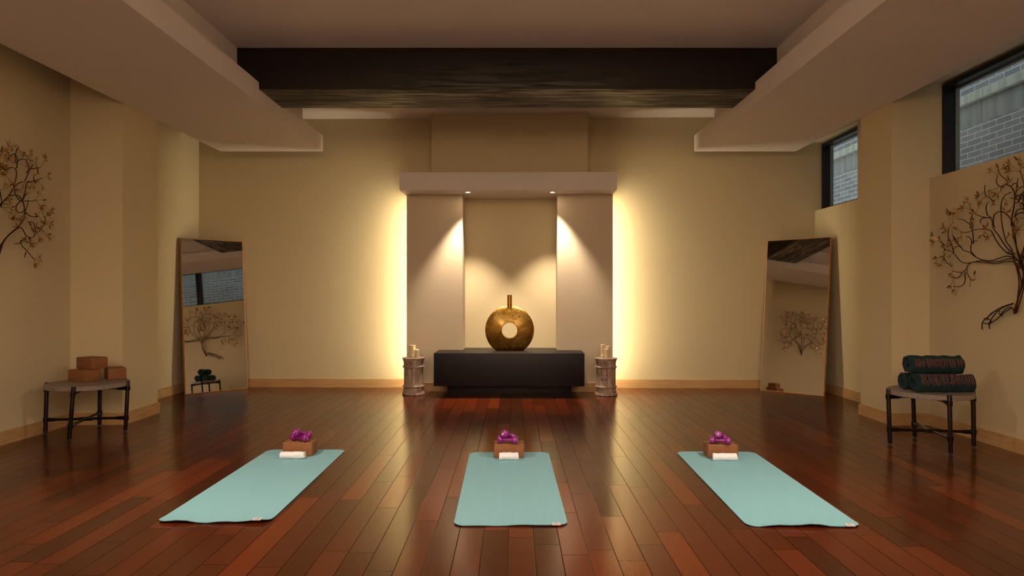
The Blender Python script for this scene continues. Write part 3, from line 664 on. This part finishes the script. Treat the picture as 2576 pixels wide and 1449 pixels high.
for (x, y, L, lab, sd, a) in ((-1.612, 5.008, .178, 'left', 5, .0), (-.028, 4.978, .143, 'centre', 6, .0), (1.536, 4.955, .178, 'right', 7, .0)):
    roll('rolled_towel', 'terry', L, .029, 2.6, .0085, sd, (x, y, ZM), a, 'small rolled white towel in front of the block on the %s mat' % lab, 'towel', gt, wob=.0022, skew=.012, nl=18)

# ------------------------------------------------------------------ yoga mats
def yoga_mat(c, W, L, rz, label, curl):
    o = thing('yoga_mat', label, 'yoga mat', (c[0], c[1], 0), rz, 'aqua yoga mats on the floor')
    bm = bmesh.new(); r = .062; poly = []
    for cx, cy, a0 in ((W/2-r, L/2-r, 0), (-W/2+r, L/2-r, 90), (-W/2+r, -L/2+r, 180), (W/2-r, -L/2+r, 270)):
        for k in range(9):
            a = math.radians(a0+k*11.25); poly.append((cx+r*math.cos(a), cy+r*math.sin(a)))
    dens = []
    for i, p in enumerate(poly):
        q = poly[(i+1) % len(poly)]; d = math.hypot(q[0]-p[0], q[1]-p[1]); m = max(1, int(d/.05))
        for k in range(m): dens.append((p[0]+(q[0]-p[0])*k/m, p[1]+(q[1]-p[1])*k/m))
    def zz(x, y):
        e = max(0., (-L/2+.13-y)/.13)
        return (e**2)*curl*(1.0+.55*math.sin(x*13+c[0])+.4*math.sin(x*31))
    def layer(name, z0, z1, mat, par):
        b = MB(); n_ = len(dens); rl = []; rh_ = []
        for fx, fy in ((1, 1), (.985, .995), (.955, .982), (.92, .965), (.87, .94), (.80, .90), (.72, .84)):
            rl.append([b.bm.verts.new((x*fx, y*fy, z0+zz(x*fx, y*fy))) for (x, y) in dens]); rh_.append([b.bm.verts.new((x*fx, y*fy, z1+zz(x*fx, y*fy))) for (x, y) in dens])
        for i in range(n_):
            j = (i+1) % n_
            b.bm.faces.new([rl[0][i], rl[0][j], rh_[0][j], rh_[0][i]])
            for p, q in zip(rh_, rh_[1:]): b.bm.faces.new([p[i], p[j], q[j], q[i]])
            for p, q in zip(rl, rl[1:]): b.bm.faces.new([p[j], p[i], q[i], q[j]])
        b.bm.faces.new(rh_[-1]); b.bm.faces.new(rl[-1][::-1])
        return b.build(name, mat, par)
    layer('foam_top', .0030, .0064, 'yogamat', o)
    layer('foam_base', .0002, .0029, 'matunder', o)
    tx = W/2-.062
    zt_ = zz(tx, -L/2+.01)
    tg = MB().box((tx-.022, -L/2-.0015, .0066+zt_), (tx+.022, -L/2+.030, .0074+zt_))
    tg.box((tx-.022, -L/2-.0022, .0022+zt_), (tx+.022, -L/2-.0012, .0074+zt_)); tg = tg.build('brand_tag', 'tag', o, smooth=False)
    b = MB()
    for k in (-1, 0, 1):
        b.lathe([(.0028, 0), (.0042, 0)], 14, c=(tx+k*.0060, -L/2+.020, .0076+zt_), close=False)
    for x0, x1 in ((-.013, -.006), (-.004, .001), (.003, .006), (.008, .013)):
        b.box((tx+x0, -L/2+.010, .0075+zt_), (tx+x1, -L/2+.0125, .0077+zt_))
    b.build('tag_print', 'ink', tg, smooth=False)
    return o
yoga_mat((-1.593, 4.452), .60, 1.70, .003, 'aqua ribbed yoga mat on the left, nearest the table with cork blocks', .010)
yoga_mat((-.019, 4.386), .60, 1.655, .0103, 'aqua ribbed yoga mat in the middle, straight in front of the console', .004)
yoga_mat((1.533, 4.387), .595, 1.69, -.018, 'aqua ribbed yoga mat on the right, nearest the table with blankets', .009)

# ------------------------------------------------------------------ dumbbells
def dumbbell():
    o = thing('dumbbell', '', 'dumbbell'); o.rotation_mode = 'QUATERNION'
    MB().lathe([(.0135, -.045), (.0142, -.02), (.0145, 0), (.0142, .02), (.0135, .045)], 24, axis='X').build('handle', 'purple', o)
    hexf = lambda a: 1+.022*math.cos(6*a)
    for s in (-1, 1):
        pr = [(.016, .037), (.0235, .039), (.0278, .043), (.029, .050), (.029, .062), (.0275, .069), (.0235, .073), (.0175, .0742), (.0165, .0738)]
        hd = MB().lathe([(r, s*h) for r, h in pr], 36, axis='X', fn=hexf).build('weight_head', 'purple', o, ang=60)
        b = text_bm('2', .026, .0003); bmesh.ops.translate(b.bm, vec=(0, .004, 0), verts=b.bm.verts)
        t = text_bm('LB', .0085, .0003); bmesh.ops.translate(t.bm, vec=(0, -.0105, 0), verts=t.bm.verts); b.merge(t.bm)
        mx = Matrix(((0, 0, s), (s, 0, 0), (0, 1, 0))).to_4x4(); mx.translation = (s*.0744, 0, 0)
        b.build('weight_marking', 'white_mark', hd, mx=mx, recalc=False, smooth=False)
    return o
db = dumbbell(); first = True
gd = 'purple dumbbells on the cork blocks'
def place_db(a, c, roll_, label):
    global first
    o = db if first else copy_tree(db); first = False
    a, c = Vector(a), Vector(c); d = (c-a).normalized()
    q = d.to_track_quat('X', 'Z'); o.rotation_quaternion = q @ Quaternion((1, 0, 0), roll_)
    o.location = (a+c)/2; tag(o, label, 'dumbbell', gd)
zb = ZM+.102+.0298
sets = (('left', BX[0][0], (-.05, .000), (.056, -.048), (-.022, -.052, .046), (.056, .050, .0), .25),
        ('centre', BX[1][0], (-.062, -.040), (.045, -.075+.012), (-.032, -.058, .046), (.026, .034, .0), .1),
        ('right', BX[2][0], (-.072, -.040), (.036, -.066), (-.034, -.060, .046), (.030, .030, .0), .1))
for nm, c, p, q, r, s_, ro in sets:
    place_db((c[0]+p[0], c[1]+p[1], zb), (c[0]+q[0], c[1]+q[1], zb), ro, 'purple dumbbell lying flat on the block of the %s mat' % nm)
    place_db((c[0]+r[0], c[1]+r[1], zb+r[2]), (c[0]+s_[0], c[1]+s_[1], zb), ro+.3, 'purple dumbbell propped across the other one on the %s mat' % nm)

# ------------------------------------------------------------------ wall trees of wire and leaves
def smooth_path(P, sub=4):
    out = []
    for i in range(len(P)-1):
        p0 = P[max(i-1, 0)]; p1 = P[i]; p2 = P[i+1]; p3 = P[min(i+2, len(P)-1)]
        for k in range(sub):
            t = k/sub
            out.append(.5*((2*p1)+(p2-p0)*t+(2*p0-5*p1+4*p2-p3)*t*t+(3*p1-p0-3*p2+p3)*t*t*t))
    out.append(P[-1]); return out
def wall_tree(label, X, sgn, curves, roots, sprays, mirror_u, ntrunk, zmin, seed, zcrop=0):
    rnd = random.Random(seed)
    base = curves[0][0]
    o = thing('wall_tree_sculpture', label, 'wall sculpture', (X-sgn*0, base[0]/1000, base[1]/1000), 0, 'metal tree sculptures on the side walls', world=True)
    allc = [(c, i < ntrunk) for i, c in enumerate(curves)]
    k = .96
    for i, c in enumerate(curves):
        if i == 0: continue
        if i < ntrunk: c = [p for p in c if p[1] > zcrop]
        if len(c) < 2: continue
        allc.append(([(2*mirror_u-p[0], base[1]+(p[1]-base[1])*k) for p in c], i < ntrunk))
    anchors = []
    for c, tr in allc:
        off0 = rnd.uniform(.028, .055); off1 = off0+rnd.uniform(-.012, .035)
        P = []
        for j, (u, z) in enumerate(c):
            f = j/max(1, len(c)-1); P.append(Vector((X-sgn*(off0+(off1-off0)*f), u/1000, z/1000)))
        S = smooth_path(P); n = len(S)
        r0, r1 = (.0056, .0040) if tr else (.0043, .0030)
        MB().tube(S, [r0+(r1-r0)*k/(n-1) for k in range(n)], 6).build('trunk_stem' if tr else 'branch', 'copper' if tr else ('copper' if rnd.random() < .3 else 'twig'), o)
        anchors += S[n//4:] if tr else S
    for c in roots:
        P = [Vector((X-sgn*(.035+.01*math.sin(j)), u/1000, z/1000)) for j, (u, z) in enumerate(c)]
        MB().tube(smooth_path(P), .0040, 6).build('root', 'twig', o)
    ms = [(2*mirror_u-u, base[1]+(z-base[1])*k) for u, z in sprays if z > zmin]
    rnd.shuffle(ms); ms = ms[:100-len(sprays)]
    for (u, z) in list(sprays)+ms:
        p = Vector((X-sgn*rnd.uniform(.05, .09), u/1000, z/1000))
        a = min(anchors, key=lambda q: (q-p).length)
        d = (p-a); L = d.length
        b = MB()
        if L > .004: b.tube([a, a.lerp(p, .5)+Vector((0, rnd.uniform(-.006, .006), rnd.uniform(-.006, .006))), p], .0018, 5)
        base_ang = math.atan2(d.z, d.y) if L > .015 else rnd.uniform(.3, 2.8)
        k = rnd.choice((3, 3, 4))
        for i in range(k):
            ang = base_ang+(i-(k-1)/2)*rnd.uniform(.65, .95)+rnd.uniform(-.2, .2)
            ll = rnd.uniform(.040, .060); ww = rnd.uniform(.0065, .0090)
            dirv = Vector((-sgn*rnd.uniform(-.1, .55), math.cos(ang), math.sin(ang))).normalized()
            side = dirv.cross(Vector((1, 0, 0))).normalized(); nrm = side.cross(dirv)
            side = (side*math.cos(.5*rnd.uniform(-1, 1))+nrm*math.sin(.6*rnd.uniform(-1, 1))).normalized(); nrm = dirv.cross(side)
            st = p+dirv*.004; b.tube([p, st], .0014, 4)
            rows = []
            for f, w in ((0, .12), (.18, .62), (.4, 1), (.62, .85), (.82, .45), (1, .03)):
                cpt = st+dirv*ll*f+nrm*(.006*f*f)
                rows.append([b.bm.verts.new(cpt-side*ww*w+nrm*.0022*w), b.bm.verts.new(cpt), b.bm.verts.new(cpt+side*ww*w+nrm*.0022*w)])
            for r_, s_ in zip(rows, rows[1:]):
                for m in (0, 1): b.bm.faces.new([r_[m], r_[m+1], s_[m+1], s_[m]])
        b.build('leaf_spray', 'leaf', o, recalc=False, ang=60)
    return o
wall_tree('bronze wire tree sculpture with trailing roots on the right wall below the big window', 3.865, 1, TREE_R, ROOT_R, SPRAY_R, 5142, 6, 1300, 3, 1390)
wall_tree('bronze wire tree sculpture without roots on the left wall beside the pier', -4.115, -1, TREE_L, [], SPRAY_L, 5392, 4, 1500, 4)

# ------------------------------------------------------------------ world, camera, view
w = bpy.data.worlds.new('sky'); bpy.context.scene.world = w; w.use_nodes = True
bg = w.node_tree.nodes['Background']; bg.inputs[0].default_value = (.74, .82, .92, 1); bg.inputs[1].default_value = .95
cam = bpy.data.cameras.new('camera'); co_ = bpy.data.objects.new('camera', cam); C.objects.link(co_)
co_.location = (0, 0, 1.21); co_.rotation_euler = (PI/2, 0, 0)
cam.sensor_width = 36; cam.lens = 24; cam.shift_x = -2/2576; cam.shift_y = 16.5/2576; cam.clip_start = .05
sc = bpy.context.scene; sc.camera = co_
sc.view_settings.view_transform = 'Standard'; sc.view_settings.look = 'None'; sc.view_settings.gamma = 1; sc.view_settings.exposure = .6
try: sc.view_settings.use_curve_mapping = False
except Exception: pass
for o in bpy.data.objects:
    for k in ('_w', '_ox', '_oy', '_oz'):
        if k in o: del o[k]
